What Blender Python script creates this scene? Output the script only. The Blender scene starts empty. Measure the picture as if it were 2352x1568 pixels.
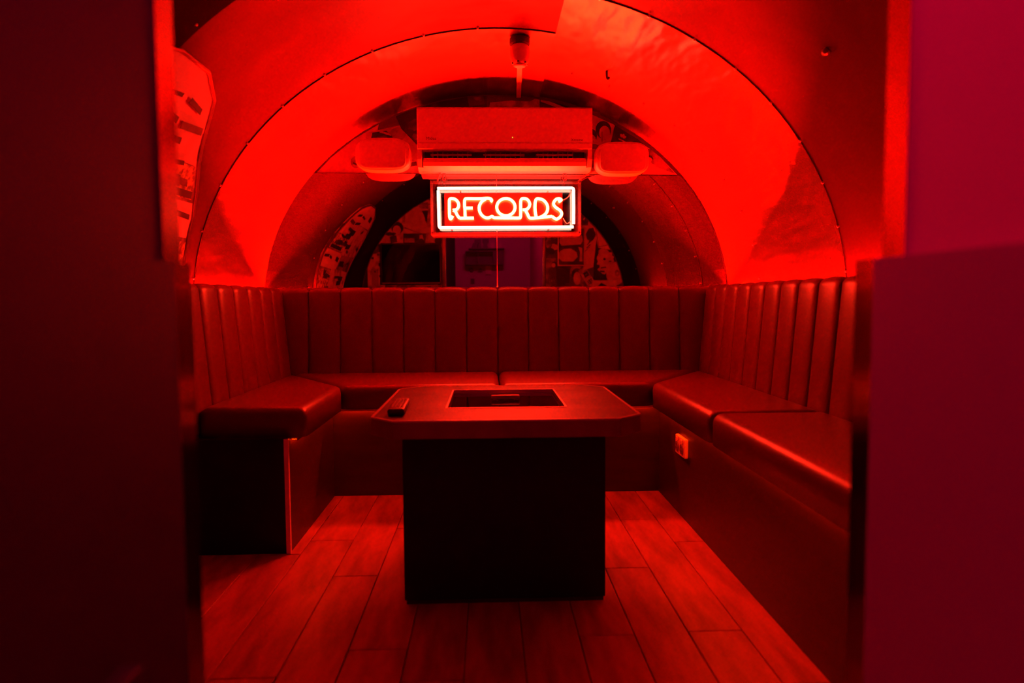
import bpy, bmesh, math, random
from mathutils import Matrix, Vector
random.seed(7)
S = bpy.context.scene
COL = S.collection

# ------------------------------------------------------------------ camera
HC = .84
YAW, PITCH, ROLL = .0350, .0607, -.0068
cam = bpy.data.cameras.new('camera'); cam.sensor_width = 36; cam.lens = 24
cam.clip_start = .02; cam.clip_end = 50
cam.dof.use_dof = True; cam.dof.focus_distance = 3.1; cam.dof.aperture_fstop = 2.2
co = bpy.data.objects.new('camera', cam); COL.objects.link(co)
co.matrix_world = (Matrix.Translation((0, 0, HC)) @ Matrix.Rotation(-YAW, 4, 'Z') @
                   Matrix.Rotation(math.pi/2 - PITCH, 4, 'X') @ Matrix.Rotation(ROLL, 4, 'Z'))
S.camera = co
# ------------------------------------------------------------------ world, exposure
w = bpy.data.worlds.new('night'); S.world = w; w.use_nodes = True
w.node_tree.nodes['Background'].inputs[0].default_value = (0, 0, 0, 1)
w.node_tree.nodes['Background'].inputs[1].default_value = 0
S.view_settings.view_transform = 'Standard'; S.view_settings.look = 'None'
S.view_settings.gamma = 1; S.view_settings.use_curve_mapping = False
S.view_settings.exposure = -.3
S.cycles.max_bounces = 10; S.cycles.glossy_bounces = 6; S.cycles.transparent_max_bounces = 12
S.cycles.sample_clamp_indirect = 6
# light levels (the neon sign, the red light strips and the corridor tube are built further down)
NEON_RED = (660, 9, 1.6)
NEON_WHITE = (4, 4, 2.6)
STRIP_LEDGE = 520
STRIP_BACK = 8000
STRIP_SEAT = 38
TUBE_CORRIDOR = (620, .5, 85)

# ------------------------------------------------------------------ helpers
def mat(name, col, rough=.5, metal=0, noise=None, bump=None, emis=None, spec=.5, coat=0):
    m = bpy.data.materials.new(name); m.use_nodes = True
    N, L = m.node_tree.nodes, m.node_tree.links
    p = N['Principled BSDF']
    p.inputs['Base Color'].default_value = (*col, 1)
    p.inputs['Roughness'].default_value = rough; p.inputs['Metallic'].default_value = metal
    p.inputs['Specular IOR Level'].default_value = spec; p.inputs['Coat Weight'].default_value = coat
    if emis:
        s = max(emis)
        p.inputs['Emission Color'].default_value = (emis[0]/s, emis[1]/s, emis[2]/s, 1)
        p.inputs['Emission Strength'].default_value = s
    tc = N.new('ShaderNodeTexCoord')
    def tex(scale, detail=4, stretch=None, rough_=.55):
        n = N.new('ShaderNodeTexNoise'); n.inputs['Scale'].default_value = scale
        n.inputs['Detail'].default_value = detail; n.inputs['Roughness'].default_value = rough_
        if stretch:
            mp = N.new('ShaderNodeMapping'); mp.inputs['Scale'].default_value = stretch
            L.new(tc.outputs['Object'], mp.inputs[0]); L.new(mp.outputs[0], n.inputs[0])
        else:
            L.new(tc.outputs['Object'], n.inputs[0])
        return n
    if noise:   # (scale, other colour, low, high, stretch)
        n = tex(noise[0], 5, noise[4] if len(noise) > 4 else None)
        r = N.new('ShaderNodeValToRGB')
        r.color_ramp.elements[0].position = noise[2]; r.color_ramp.elements[1].position = noise[3]
        r.color_ramp.elements[0].color = (*noise[1], 1); r.color_ramp.elements[1].color = (*col, 1)
        L.new(n.outputs['Fac'], r.inputs[0]); L.new(r.outputs[0], p.inputs['Base Color'])
    if bump:    # (scale, strength, distance, stretch)
        n = tex(bump[0], 3, bump[3] if len(bump) > 3 else None)
        b = N.new('ShaderNodeBump'); b.inputs['Strength'].default_value = bump[1]; b.inputs['Distance'].default_value = bump[2]
        L.new(n.outputs['Fac'], b.inputs['Height']); L.new(b.outputs[0], p.inputs['Normal'])
    return m

def clear(name, tint, gloss, rough=.05):
    """thin clear plastic: mostly transparent, a little glossy"""
    m = bpy.data.materials.new(name); m.use_nodes = True
    N, L = m.node_tree.nodes, m.node_tree.links; N.clear()
    o = N.new('ShaderNodeOutputMaterial'); mx = N.new('ShaderNodeMixShader')
    t = N.new('ShaderNodeBsdfTransparent'); t.inputs[0].default_value = (*tint, 1)
    g = N.new('ShaderNodeBsdfGlossy'); g.inputs['Roughness'].default_value = rough
    f = N.new('ShaderNodeLayerWeight'); f.inputs[0].default_value = .5
    pw = N.new('ShaderNodeMath'); pw.operation = 'POWER'; pw.inputs[1].default_value = 5
    ma = N.new('ShaderNodeMath'); ma.operation = 'MULTIPLY_ADD'; ma.inputs[1].default_value = .7; ma.inputs[2].default_value = gloss; ma.use_clamp = True
    L.new(f.outputs['Facing'], pw.inputs[0]); L.new(pw.outputs[0], ma.inputs[0]); L.new(ma.outputs[0], mx.inputs[0])
    L.new(t.outputs[0], mx.inputs[1]); L.new(g.outputs[0], mx.inputs[2]); L.new(mx.outputs[0], o.inputs[0])
    return m

def frosted(name, col):
    """light-catching acrylic edge: part transparent, part translucent"""
    m = clear(name, (.8, .7, .68), .08, .2); N, L = m.node_tree.nodes, m.node_tree.links
    o = next(n for n in N if n.type == 'OUTPUT_MATERIAL'); mx = o.inputs[0].links[0].from_node
    t = N.new('ShaderNodeBsdfTranslucent'); t.inputs[0].default_value = (*col, 1)
    d = N.new('ShaderNodeBsdfDiffuse'); d.inputs[0].default_value = (*col, 1)
    a = N.new('ShaderNodeMixShader'); L.new(t.outputs[0], a.inputs[1]); L.new(d.outputs[0], a.inputs[2])
    b = N.new('ShaderNodeMixShader'); b.inputs[0].default_value = .06
    L.new(mx.outputs[0], b.inputs[1]); L.new(a.outputs[0], b.inputs[2]); L.new(b.outputs[0], o.inputs[0])
    return m

M = {}
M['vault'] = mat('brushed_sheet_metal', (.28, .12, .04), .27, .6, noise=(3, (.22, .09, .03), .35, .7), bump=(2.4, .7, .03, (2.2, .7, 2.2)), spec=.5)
M['vault_shaded'] = mat('shaded_sheet_metal', (.027, .009, .008), .30, 0, noise=(3, (.02, .007, .006), .35, .7), bump=(2.6, .35, .03), spec=0)  # sheets nearest the doorway: their dimness is put into a darker colour
M['vault_half_shaded'] = mat('half_shaded_sheet_metal', (.10, .034, .027), .30, .13, noise=(3, (.085, .028, .022), .35, .7), bump=(2.6, .35, .03), spec=0)  # middle sheets: the fall-off of light is put into a half-dark colour
M['shell'] = mat('vault_backing', (.05, .03, .03), .8)
M['mirror'] = mat('mirror_glass', (.38, .34, .34), .012, 1)
M['steel'] = mat('polished_steel', (.75, .62, .55), .12, 1, bump=(30, .05, .002))
M['alu'] = mat('aluminium_trim', (.7, .45, .4), .3, 1)
M['vinyl'] = mat('red_vinyl', (.115, .010, .008), .38, 0, noise=(180, (.098, .008, .007), .3, .7), bump=(260, .12, .002), spec=.5)
M['laminate'] = mat('dark_laminate', (.045, .012, .010), .45, 0, noise=(5, (.028, .008, .007), .3, .7, (1, 1, 6)))
M['black'] = mat('black_laminate', (.005, .003, .003), .55, 0, noise=(30, (.003, .002, .002), .3, .7), spec=.25)
M['plank'] = mat('oak_plank', (.50, .14, .11), .42, 0, noise=(3.2, (.20, .055, .042), .30, .62, (5, 1, 5)), bump=(9, .12, .003, (7, .7, 7)))
M['sub'] = mat('subfloor', (.015, .008, .008), .9)
M['wall'] = mat('painted_wall', (.12, .055, .055), .7, bump=(40, .05, .002))
M['corr'] = mat('corridor_paint_shaded', (.014, .005, .006), .7, bump=(60, .06, .002), spec=.15)  # left corridor wall: its shade is put into the colour
M['corr_r'] = mat('corridor_paint_lit', (.20, .035, .10), .7, bump=(60, .06, .002), spec=.2)  # right corridor wall below the ledge: magenta light put into the colour
M['corr_r2'] = mat('corridor_paint_ledge_glow', (.36, .06, .15), .7, bump=(60, .06, .002), spec=.2)  # above the ledge: light bounced off it put into a paler colour
M['corr_end'] = mat('corridor_end_paint', (.18, .1, .12), .7)
M['stone'] = mat('speckled_stone', (.075, .035, .03), .42, 0, noise=(7, (.028, .011, .010), .36, .62), bump=(160, .6, .003), spec=.10)
M['edge'] = mat('edge_band_lit', (.3, .11, .09), .4, noise=(7, (.2, .07, .06), .3, .7))  # table edge coloured lighter for the light on its front
M['highlight_trim'] = mat('highlight_trim', (.5, .34, .26), .35)  # pale colour for the highlight on the table's top edge; handle shares it
M['glass_black'] = mat('black_glass', (.004, .002, .002), .04, spec=.3)
M['white'] = mat('white_plastic', (.92, .74, .72), .42)
M['white2'] = mat('white_gloss_plastic', (.93, .75, .72), .3)
M['shade'] = mat('dark_plastic', (.02, .012, .012), .5)
M['cone'] = mat('speaker_cloth', (.78, .6, .58), .8)
M['grey'] = mat('grey_plastic', (.2, .12, .12), .45)
M['lettermark'] = mat('grey_print', (.16, .08, .08), .6)
M['rubber'] = mat('rubber_button', (.3, .16, .12), .5)
M['cord'] = mat('cord_plastic', (.4, .25, .22), .5)
M['wood_rail'] = mat('rail_wood', (.42, .24, .18), .5, noise=(8, (.3, .15, .1), .3, .7, (1, 8, 8)))
M['neon_red'] = mat('lit_letter_tube', (.9, .8, .7), .2, emis=NEON_RED)
M['neon_white'] = mat('lit_border_tube', (.9, .9, .9), .2, emis=NEON_WHITE)
M['sign_back'] = mat('sign_back_red', (.10, .006, .004), .22)
M['electrode'] = mat('electrode_glass', (.6, .6, .55), .2)
M['acrylic'] = clear('clear_acrylic', (.94, .90, .90), .03)
M['acrylic_edge'] = frosted('acrylic_edge', (.5, .24, .2))
M['strip'] = mat('red_light_strip', (.4, .02, .02), .4, emis=(STRIP_LEDGE, STRIP_LEDGE*.002, STRIP_LEDGE*.001))
M['strip_back'] = mat('red_light_strip_back', (.4, .02, .02), .4, emis=(STRIP_BACK, STRIP_BACK*.0015, 0))
M['strip_seat'] = mat('red_seat_strip', (.4, .02, .02), .4, emis=(STRIP_SEAT, STRIP_SEAT*.02, 0))
M['tube'] = mat('corridor_tube', (.8, .8, .8), .3, emis=TUBE_CORRIDOR)
M['green_dot'] = mat('indicator', (.5, .8, .2), .3, emis=(1.2, 1.2, .1))
# prints
M['paper'] = mat('pale_paper', (.8, .55, .5), .7, noise=(6, (.68, .42, .38), .3, .6))
M['paper2'] = mat('cream_paper', (.7, .46, .4), .7, noise=(11, (.34, .18, .16), .40, .52))
M['mid'] = mat('grey_photo_print', (.4, .22, .2), .6, noise=(9, (.10, .045, .04), .42, .55))
M['dark'] = mat('dark_photo_print', (.09, .045, .04), .6, noise=(8, (.02, .01, .01), .45, .58))
M['ink'] = mat('black_ink', (.012, .007, .007), .55)
M['skin'] = mat('pale_ink', (.74, .46, .42), .65, noise=(14, (.55, .32, .28), .35, .6))
M['ochre'] = mat('ochre_print', (.75, .5, .16), .65, noise=(40, (.2, .1, .05), .42, .56))

def build(name, bm, m, parent=None, smooth=False, label=None, cat=None, group=None, kind=None, loc=None):
    me = bpy.data.meshes.new(name); bm.normal_update(); bm.to_mesh(me); bm.free()
    for x in (m if isinstance(m, (list, tuple)) else [m]): me.materials.append(M[x])
    if smooth:
        for p in me.polygons: p.use_smooth = True
    return link(name, me, parent, label, cat, group, kind, loc)
def link(name, me, parent=None, label=None, cat=None, group=None, kind=None, loc=None):
    o = bpy.data.objects.new(name, me); COL.objects.link(o)
    if parent: o.parent = parent
    if loc: o.location = loc
    if label: o['label'] = label
    if cat: o['category'] = cat
    if group: o['group'] = group
    if kind: o['kind'] = kind
    return o
def thing(name, label, cat, loc=(0, 0, 0), group=None):
    return link(name, None, None, label, cat, group, None, loc)

def add_box(bm, x0, x1, y0, y1, z0, z1, bev=0, seg=2, mi=0):
    r = bmesh.ops.create_cube(bm, size=1)
    vs = r['verts']
    for v in vs:
        v.co = Vector((x0 if v.co.x < 0 else x1, y0 if v.co.y < 0 else y1, z0 if v.co.z < 0 else z1))
    fs = list({f for v in vs for f in v.link_faces})
    for f in fs: f.material_index = mi
    if bev:
        es = list({e for v in vs for e in v.link_edges})
        bmesh.ops.bevel(bm, geom=es, offset=bev, segments=seg, affect='EDGES', profile=.5)
def box(name, dims, m, parent=None, bev=0, seg=2, smooth=False, **k):
    bm = bmesh.new(); add_box(bm, *dims, bev=bev, seg=seg)
    return build(name, bm, m, parent, smooth=smooth, **k)

def add_tube(bm, pts, r, sides=8, closed=False, cap=True):
    pts = [Vector(p) for p in pts]; n = len(pts); rings = []
    prev = None
    for i, p in enumerate(pts):
        a = pts[(i-1) % n] if (closed or i > 0) else p
        b = pts[(i+1) % n] if (closed or i < n-1) else p
        t = (b-a).normalized()
        if prev is None:
            up = Vector((0, 1, 0)) if abs(t.y) < .9 else Vector((1, 0, 0))
            u = t.cross(up).normalized()
        else:
            u = (prev - t*prev.dot(t)).normalized()
        prev = u; v = t.cross(u)
        rr = r[i] if isinstance(r, (list, tuple)) else r
        rings.append([bm.verts.new(p + u*math.cos(2*math.pi*k/sides)*rr + v*math.sin(2*math.pi*k/sides)*rr) for k in range(sides)])
    m = n if closed else n-1
    for i in range(m):
        A, B = rings[i], rings[(i+1) % n]
        for k in range(sides):
            bm.faces.new((A[k], A[(k+1) % sides], B[(k+1) % sides], B[k]))
    if cap and not closed:
        bm.faces.new(rings[0][::-1]); bm.faces.new(rings[-1])
def smooth_path(pts, n=6):
    """Catmull-Rom through the points"""
    P = [Vector(p) for p in pts]; out = []
    for i in range(len(P)-1):
        p0 = P[max(i-1, 0)]; p1 = P[i]; p2 = P[i+1]; p3 = P[min(i+2, len(P)-1)]
        for k in range(n):
            t = k/n
            out.append(.5*((2*p1) + (p2-p0)*t + (2*p0-5*p1+4*p2-p3)*t*t + (3*p1-p0-3*p2+p3)*t**3))
    out.append(P[-1]); return out
def add_prism(bm, poly, axis, a0, a1, mi=0):
    """poly: list of 2-D points; axis 'z' -> (x,y), 'y' -> (x,z), 'x' -> (y,z)"""
    f3 = {'z': lambda p, a: (p[0], p[1], a), 'y': lambda p, a: (p[0], a, p[1]), 'x': lambda p, a: (a, p[0], p[1])}[axis]
    A = [bm.verts.new(f3(p, a0)) for p in poly]; B = [bm.verts.new(f3(p, a1)) for p in poly]
    fs = [bm.faces.new(A[::-1]), bm.faces.new(B)]
    n = len(poly)
    for i in range(n): fs.append(bm.faces.new((A[i], A[(i+1) % n], B[(i+1) % n], B[i])))
    for f in fs: f.material_index = mi
    bmesh.ops.recalc_face_normals(bm, faces=fs)
    return A, B, fs
def add_lathe(bm, prof, c, axis='z', sides=24):
    rings = []
    for r, h in prof:
        ring = []
        for k in range(sides):
            t = 2*math.pi*k/sides; u, v = r*math.cos(t), r*math.sin(t)
            ring.append(bm.verts.new({'z': (c[0]+u, c[1]+v, c[2]+h), 'y': (c[0]+u, c[1]+h, c[2]+v), 'x': (c[0]+h, c[1]+u, c[2]+v)}[axis]))
        rings.append(ring)
    for A, B in zip(rings, rings[1:]):
        for k in range(sides): bm.faces.new((A[k], A[(k+1) % sides], B[(k+1) % sides], B[k]))
    bm.faces.new(rings[0][::-1]); bm.faces.new(rings[-1])
    bmesh.ops.recalc_face_normals(bm, faces=bm.faces)

# ------------------------------------------------------------------ the vaulted room
CX, CZ, VA, VB = .053, .82, 1.19, 1.06
Y0, Y1 = .84, 3.50            # inner faces of the front and back wall
XL, XR = CX-VA, CX+VA
def vz(x, off=0):
    q = (x-CX)/(VA-off)
    return CZ + (VB-off)*math.sqrt(max(0, 1-q*q))
def vp(th, y, off=0):
    return Vector((CX+(VA-off)*math.cos(th), y, CZ+(VB-off)*math.sin(th)))

def sheet(name, th0, th1, y0, y1, off, m, parent=None, nth=28, ny=4, thick=.002, **k):
    bm = bmesh.new(); g = []
    for j in range(2):
        o = off - (thick if j else 0)
        g.append([[bm.verts.new(vp(th0+(th1-th0)*a/nth, y0+(y1-y0)*b/ny, o)) for b in range(ny+1)] for a in range(nth+1)])
    for j, G in enumerate(g):
        for a in range(nth):
            for b in range(ny):
                q = (G[a][b], G[a+1][b], G[a+1][b+1], G[a][b+1])
                bm.faces.new(q if j else q[::-1])
    D = lambda v: bm.verts.new(v.co)      # edge strips get corners of their own, so the faces keep their shading
    for a in range(nth):
        for b in (0, ny):
            bm.faces.new((D(g[0][a][b]), D(g[0][a+1][b]), D(g[1][a+1][b]), D(g[1][a][b])))
    for b in range(ny):
        for a in (0, nth):
            bm.faces.new((D(g[0][a][b]), D(g[0][a][b+1]), D(g[1][a][b+1]), D(g[1][a][b])))
    bmesh.ops.recalc_face_normals(bm, faces=bm.faces)
    return build(name, bm, m, parent, smooth=True, **k)

R_ = math.radians
ceiling = sheet('ceiling', -.02, math.pi+.02, .72, 3.62, -.012, 'shell', kind='structure', nth=48, ny=1, thick=.02,
                label='barrel-vaulted ceiling clad in sheets of brushed metal')
LAP = R_(79.5)
rb = [.842, 1.50, 2.32, 3.07, 3.498]
lb = [.842, 1.90, 2.665, 3.498]
def auto_smooth(o):
    for p in o.data.polygons: p.use_smooth = True
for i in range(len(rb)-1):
    sheet('vault_sheet', 0, LAP+.012, rb[i], min(rb[i+1]+.012, 3.498), .0 if i % 2 else .005, ('vault_shaded', 'vault_half_shaded', 'vault', 'vault')[i], ceiling)
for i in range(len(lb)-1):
    sheet('vault_sheet', LAP, math.pi, lb[i], min(lb[i+1]+.012, 3.498), .0105 if i % 2 == 0 else .0055, ('vault_shaded', 'vault_half_shaded', 'vault')[i], ceiling, nth=36)
bm = bmesh.new()
for side, ys in ((0, rb[1:-1]), (1, lb[1:-1])):
    for y in ys:
        for k in range(9):
            th = R_(6+8.5*k) if side == 0 else math.pi-R_(6+10*k)
            p = vp(th, y-.012, .012); n = Vector((math.cos(th), 0, math.sin(th)))
            add_tube(bm, [p+n*.006, p+n*.001, p-n*.0015], [.0045, .0045, .0025], 8)
build('sheet_screws', bm, 'alu', ceiling, kind='stuff')

box('wall_left', (XL-.06, XL, .72, 3.62, 0, CZ+.01), 'wall', kind='structure', label='low wall under the left side of the vault')
box('wall_right', (XR, XR+.06, .72, 3.62, 0, CZ+.01), 'wall', kind='structure', label='low wall under the right side of the vault')

def column_wall(name, xs, zlo, zhi, y0, y1, m, **k):
    bm = bmesh.new(); c = []
    for x in xs:
        c.append([bm.verts.new((x, y, z)) for y in (y0, y1) for z in (zlo(x), zhi(x))])
    for A, B in zip(c, c[1:]):
        bm.faces.new((A[0], B[0], B[1], A[1])); bm.faces.new((A[2], A[3], B[3], B[2]))
        bm.faces.new((A[0], A[2], B[2], B[0])); bm.faces.new((A[1], B[1], B[3], A[3]))
    for A in (c[0], c[-1]): bm.faces.new((A[0], A[1], A[3], A[2]))
    bmesh.ops.remove_doubles(bm, verts=bm.verts, dist=1e-5)
    bmesh.ops.recalc_face_normals(bm, faces=bm.faces)
    return build(name, bm, m, **k)
def lin(a, b, n): return [a+(b-a)*i/n for i in range(n+1)]
column_wall('wall_back', [CX-VA*math.cos(t) for t in lin(0, math.pi, 40)], lambda x: 0, lambda x: vz(x)+.005, Y1, Y1+.08, 'wall',
            kind='structure', label='round-topped end wall carrying mirror and posters')
DL, DR, DH = -.373, .498, 1.72      # door opening
bmw = bmesh.new()
def fw(xs, zlo):
    pts = [(x, zlo) for x in (xs[0], xs[-1])][::-1]
    poly = [(x, vz(x)+.005) for x in xs] + pts
    add_prism(bmw, poly, 'y', .80, Y0)
fw([CX-VA*math.cos(t) for t in lin(0, math.acos((CX-DL)/VA), 16)], 0)
fw([CX-VA*math.cos(t) for t in lin(math.acos((CX-DR)/VA), math.pi, 16)], 0)
fw(lin(DL, DR, 10), DH)
build('wall_front', bmw, 'wall', kind='structure', label='end wall with the doorway, pasted with posters')

# polished steel door lining
tr = link('trim_1', None, kind='structure', label='polished steel lining around the doorway')
LOWL, LOWR, LZ = -.358, .458, .886
box('lining', (DL, DL+.003, .799, .843, LZ, DH), 'steel', tr)
box('lining', (DR-.003, DR, .799, .843, LZ, DH), 'steel', tr)
box('lining', (DL, LOWL, .799, .841, 0, LZ), 'steel', tr)
box('lining', (LOWR, DR, .799, .839, 0, LZ), 'steel', tr)
box('lining', (DL, DR, .799, .843, DH-.003, DH), 'steel', tr)
box('architrave', (DL-.03, DL, Y0, Y0+.012, LZ, DH+.03), 'steel', tr, bev=.003)
box('architrave', (DR, DR+.022, Y0, Y0+.012, LZ, DH+.03), 'steel', tr, bev=.003)

# corridor in front of the doorway
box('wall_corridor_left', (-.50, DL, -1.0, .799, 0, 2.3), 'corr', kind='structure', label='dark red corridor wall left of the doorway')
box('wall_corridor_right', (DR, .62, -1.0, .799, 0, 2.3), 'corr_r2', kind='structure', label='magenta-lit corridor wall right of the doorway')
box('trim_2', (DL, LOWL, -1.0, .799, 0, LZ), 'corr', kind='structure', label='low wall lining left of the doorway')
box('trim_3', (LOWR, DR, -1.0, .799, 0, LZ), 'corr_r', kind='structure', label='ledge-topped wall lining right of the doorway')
box('wall_corridor_end', (-.62, .74, -1.06, -1.0, 0, 2.3), 'corr_end', kind='structure', label='pale corridor wall seen through the doorway in the mirror')
box('ceiling_corridor', (-.62, .74, -1.06, .80, 2.3, 2.35), 'wall', kind='structure', label='corridor ceiling')

# ------------------------------------------------------------------ floor
floor = box('floor', (-1.25, 1.35, -1.06, 3.6, -.05, -.008), 'sub', kind='structure', label='floor of long wooden planks')
xs = [-1.19, -1.05, -.911, -.771, -.631, -.481, -.344, -.2005, -.061, .0785, .2205, .361, .499, .638, .778]
offs = [1.25, 1.95, 1.45, 2.25, 1.50, 2.06, 1.613, 2.35, 1.9, 1.35, 1.655, 2.08, 1.665, 2.3]
LEN = .88
for i in range(len(xs)-1):
    y = offs[i]
    while y > -1.0: y -= LEN
    while y < 2.98:
        a, b = max(y, -1.0), min(y+LEN, 2.98)
        y += LEN
        if b-a < .03: continue
        bm = bmesh.new()
        add_box(bm, xs[i]+.0011, xs[i+1]-.0011, a+.0013, b-.0013, -.0125, random.uniform(-.0008, 0), bev=.0015, seg=1)
        for v in bm.verts: v.co.x -= (xs[i]+xs[i+1])/2; v.co.y -= (a+b)/2
        build('plank', bm, 'plank', floor, loc=((xs[i]+xs[i+1])/2, (a+b)/2, 0))

# ------------------------------------------------------------------ banquettes
SZ, SB = .487, .386       # seat top, seat underside
def cushion(poly, parent, rad=.032):
    bm = bmesh.new()
    A, B, fs = add_prism(bm, poly, 'z', SB, SZ)
    top = {v for v in B}
    es = [e for e in bm.edges if not (e.verts[0] in set(A) and e.verts[1] in set(A))]
    bmesh.ops.bevel(bm, geom=es, offset=rad, segments=5, affect='EDGES', profile=.5, clamp_overlap=True)
    bmesh.ops.recalc_face_normals(bm, faces=bm.faces)
    o = build('seat_cushion', bm, 'vinyl', parent, smooth=True)
    return o
chan_cache = {}
ZT = .908
def channel_mesh(wd, tilt, th=.058):
    """one padded upright channel: local x = width, local y = depth (0 = face at seat level, + = back), z up"""
    key = (round(wd, 4), tilt)
    if key in chan_cache: return chan_cache[key]
    prof = []
    z0 = .40
    for k in range(9):
        z = z0+(ZT-.03-z0)*k/8
        prof.append((tilt*(z-.487)/(ZT-.487), z))
    cy, cz = prof[-1][0]+.03, ZT-.03
    for k in range(1, 9):
        t = math.pi-math.pi*k/8
        prof.append((cy+.03*math.cos(t), cz+.03*math.sin(t)))
    prof.append((cy+.03, z0)); 
    U = [-1, -.985, -.95, -.88, -.7, -.4, 0, .4, .7, .88, .95, .985, 1]
    bm = bmesh.new(); rings = []
    for u in U:
        e = .013*abs(u)**7 + .004*u*u
        ring = []
        for k, (d, z) in enumerate(prof):
            if k < 9: d2, z2 = d+e, z
            elif k < len(prof)-1:
                f = (k-8)/8; d2, z2 = d+e*(1-f), z-e*math.sin(math.pi*f)*.8
            else: d2, z2 = d, z
            ring.append(bm.verts.new((u*wd/2*.997, d2, z2)))
        rings.append(ring)
    n = len(prof)
    for A, B in zip(rings, rings[1:]):
        for k in range(n): bm.faces.new((A[k], B[k], B[(k+1) % n], A[(k+1) % n]))
    bm.faces.new(rings[0]); bm.faces.new(rings[-1][::-1])
    bmesh.ops.recalc_face_normals(bm, faces=bm.faces)
    me = bpy.data.meshes.new('backrest_channel'); bm.to_mesh(me); bm.free(); me.materials.append(M['vinyl'])
    for p in me.polygons: p.use_smooth = True
    chan_cache[key] = me
    return me
def channels(parent, edges, place, rot, tilt=.035):
    for a, b in zip(edges, edges[1:]):
        o = link('backrest_channel', channel_mesh(abs(b-a), tilt), parent)
        o.location = place((a+b)/2); o.rotation_euler = (0, 0, rot)

YB = 3.395; XLB, XRB = -.972, 1.058     # backrest faces at seat level
SFL, SFR, SFB = -.612, .692, 2.862       # seat front edges
MID = .0495
t = thing('corner_banquette', 'dark red vinyl bench under the mirror, left of the centre split', 'bench', (0, 0, 0), 'channel-backed banquettes')
cushion([(XLB+.004, YB), (SFL+.002, SFB), (MID-.002, SFB), (MID-.002, YB)], t)
channels(t, [MID-.157*k for k in range(7)]+[-1.045], lambda c: (c, YB, 0), 0)
box('base', (-.70, MID, 2.93, 3.46, 0, SB), 'laminate', t)
t = thing('corner_banquette', 'dark red vinyl bench under the mirror, right of the centre split', 'bench', (0, 0, 0), 'channel-backed banquettes')
cushion([(MID+.002, YB), (MID+.002, SFB), (SFR-.002, SFB), (XRB-.004, YB)], t)
channels(t, [MID+.1535*k for k in range(7)]+[1.13], lambda c: (c, YB, 0), 0)
box('base', (MID, .78, 2.93, 3.46, 0, SB), 'laminate', t)

t = thing('side_banquette', 'short red vinyl bench along the left wall with its dark end towards the doorway', 'bench', (0, 0, 0), 'channel-backed banquettes')
cushion([(XLB, 2.287), (SFL, 2.287), (SFL, SFB), (XLB, YB-.004)], t)
channels(t, lin(2.285, YB+.02, 7), lambda c: (XLB, c, 0), math.pi/2)
box('base', (-1.0, -.668, 2.275, 3.0, 0, SB), 'laminate', t)
box('end_panel', (-1.05, -.672, 2.258, 2.273, 0, SB), 'black', t)
box('end_panel', (-1.10, XLB+.002, 2.262, 2.283, 0, .902), 'black', t, bev=.006)
box('corner_trim', (-.678, -.664, 2.255, 2.268, 0, SB), 'white2', t, label='thin metal corner strip')
t = thing('side_banquette', 'red vinyl bench section along the right wall, far half beside the table', 'bench', (0, 0, 0), 'channel-backed banquettes')
SPL = 2.095
cushion([(SFR, SPL+.002), (XRB, SPL+.002), (XRB, YB-.004), (SFR, SFB)], t)
channels(t, lin(SPL, YB+.02, 9), lambda c: (XRB, c, 0), -math.pi/2)
box('base', (.742, 1.12, SPL, 3.0, 0, SB), 'laminate', t)
t = thing('side_banquette', 'red vinyl bench section along the right wall, near half cut off by the doorway', 'bench', (0, 0, 0), 'channel-backed banquettes')
cushion([(SFR, .92), (XRB, .92), (XRB, SPL-.002), (SFR, SPL-.002)], t)
channels(t, lin(.92, SPL, 8), lambda c: (XRB, c, 0), -math.pi/2)
box('base', (.742, 1.12, .90, SPL, 0, SB), 'laminate', t)

# ledges behind the backrests with hidden light strips
box('trim_4', (-1.12, 1.23, 3.462, 3.489, .78, .8965), 'wall', kind='structure', label='narrow ledge behind the back bench')
box('trim_5', (XL, -1.075, 2.285, 3.46, .78, .878), 'wall', kind='structure', label='narrow ledge behind the left bench')
box('trim_6', (1.165, XR, .92, 3.46, .78, .878), 'wall', kind='structure', label='narrow ledge behind the right bench')
def strip(dims, label, m='strip'):
    t = thing('light_strip', label, 'light strip', (0, 0, 0), 'red light strips of the benches')
    x0, x1, y0, y1, z0, z1 = dims
    long_x = (x1-x0) > (y1-y0)
    if m != 'strip_seat':
        bm = bmesh.new()      # U-shaped metal channel
        add_box(bm, x0, x1, y0, y1, z0, z0+.001)
        for d in (((x0, x1, y0, y0+.0015), (x0, x1, y1-.0015, y1)) if long_x else ((x0, x0+.0015, y0, y1), (x1-.0015, x1, y0, y1))):
            add_box(bm, *d, z0+.001, z1)
        build('carrier', bm, 'alu', t)
        box('diffuser', (x0+.002, x1-.002, y0+.002, y1-.002, z0+.001, z0+.002), m, t)
    else:
        box('carrier', dims, 'alu', t)
        box('diffuser', (x0+.004, x1-.004, y0+.004, y1-.004, z0-.0015, z0), m, t)
        if long_x: box('lip', (x0, x1, y0, y0+.003, z0-.006, z0), 'alu', t)
        elif x0 < 0: box('lip', (x1-.003, x1, y0, y1, z0-.006, z0), 'alu', t)
        else: box('lip', (x0, x0+.003, y0, y1, z0-.006, z0), 'alu', t)
strip((-1.05, 1.15, 3.4645, 3.4885, .8965, .9065), 'red light strip behind the back bench at the foot of the mirror', 'strip_back')
strip((-1.118, -1.10, 2.30, 3.45, .878, .888), 'red light strip behind the left bench at the foot of the vault')
strip((1.195, 1.213, 1.85, 3.45, .878, .888), 'red light strip behind the right bench at the foot of the vault')
strip((-.64, .71, 2.905, 2.929, SB-.008, SB-.001), 'thin light strip under the seat of the back bench', 'strip_seat')
strip((-.667, -.645, 2.30, 2.90, SB-.008, SB-.001), 'thin light strip under the seat of the left bench', 'strip_seat')
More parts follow.
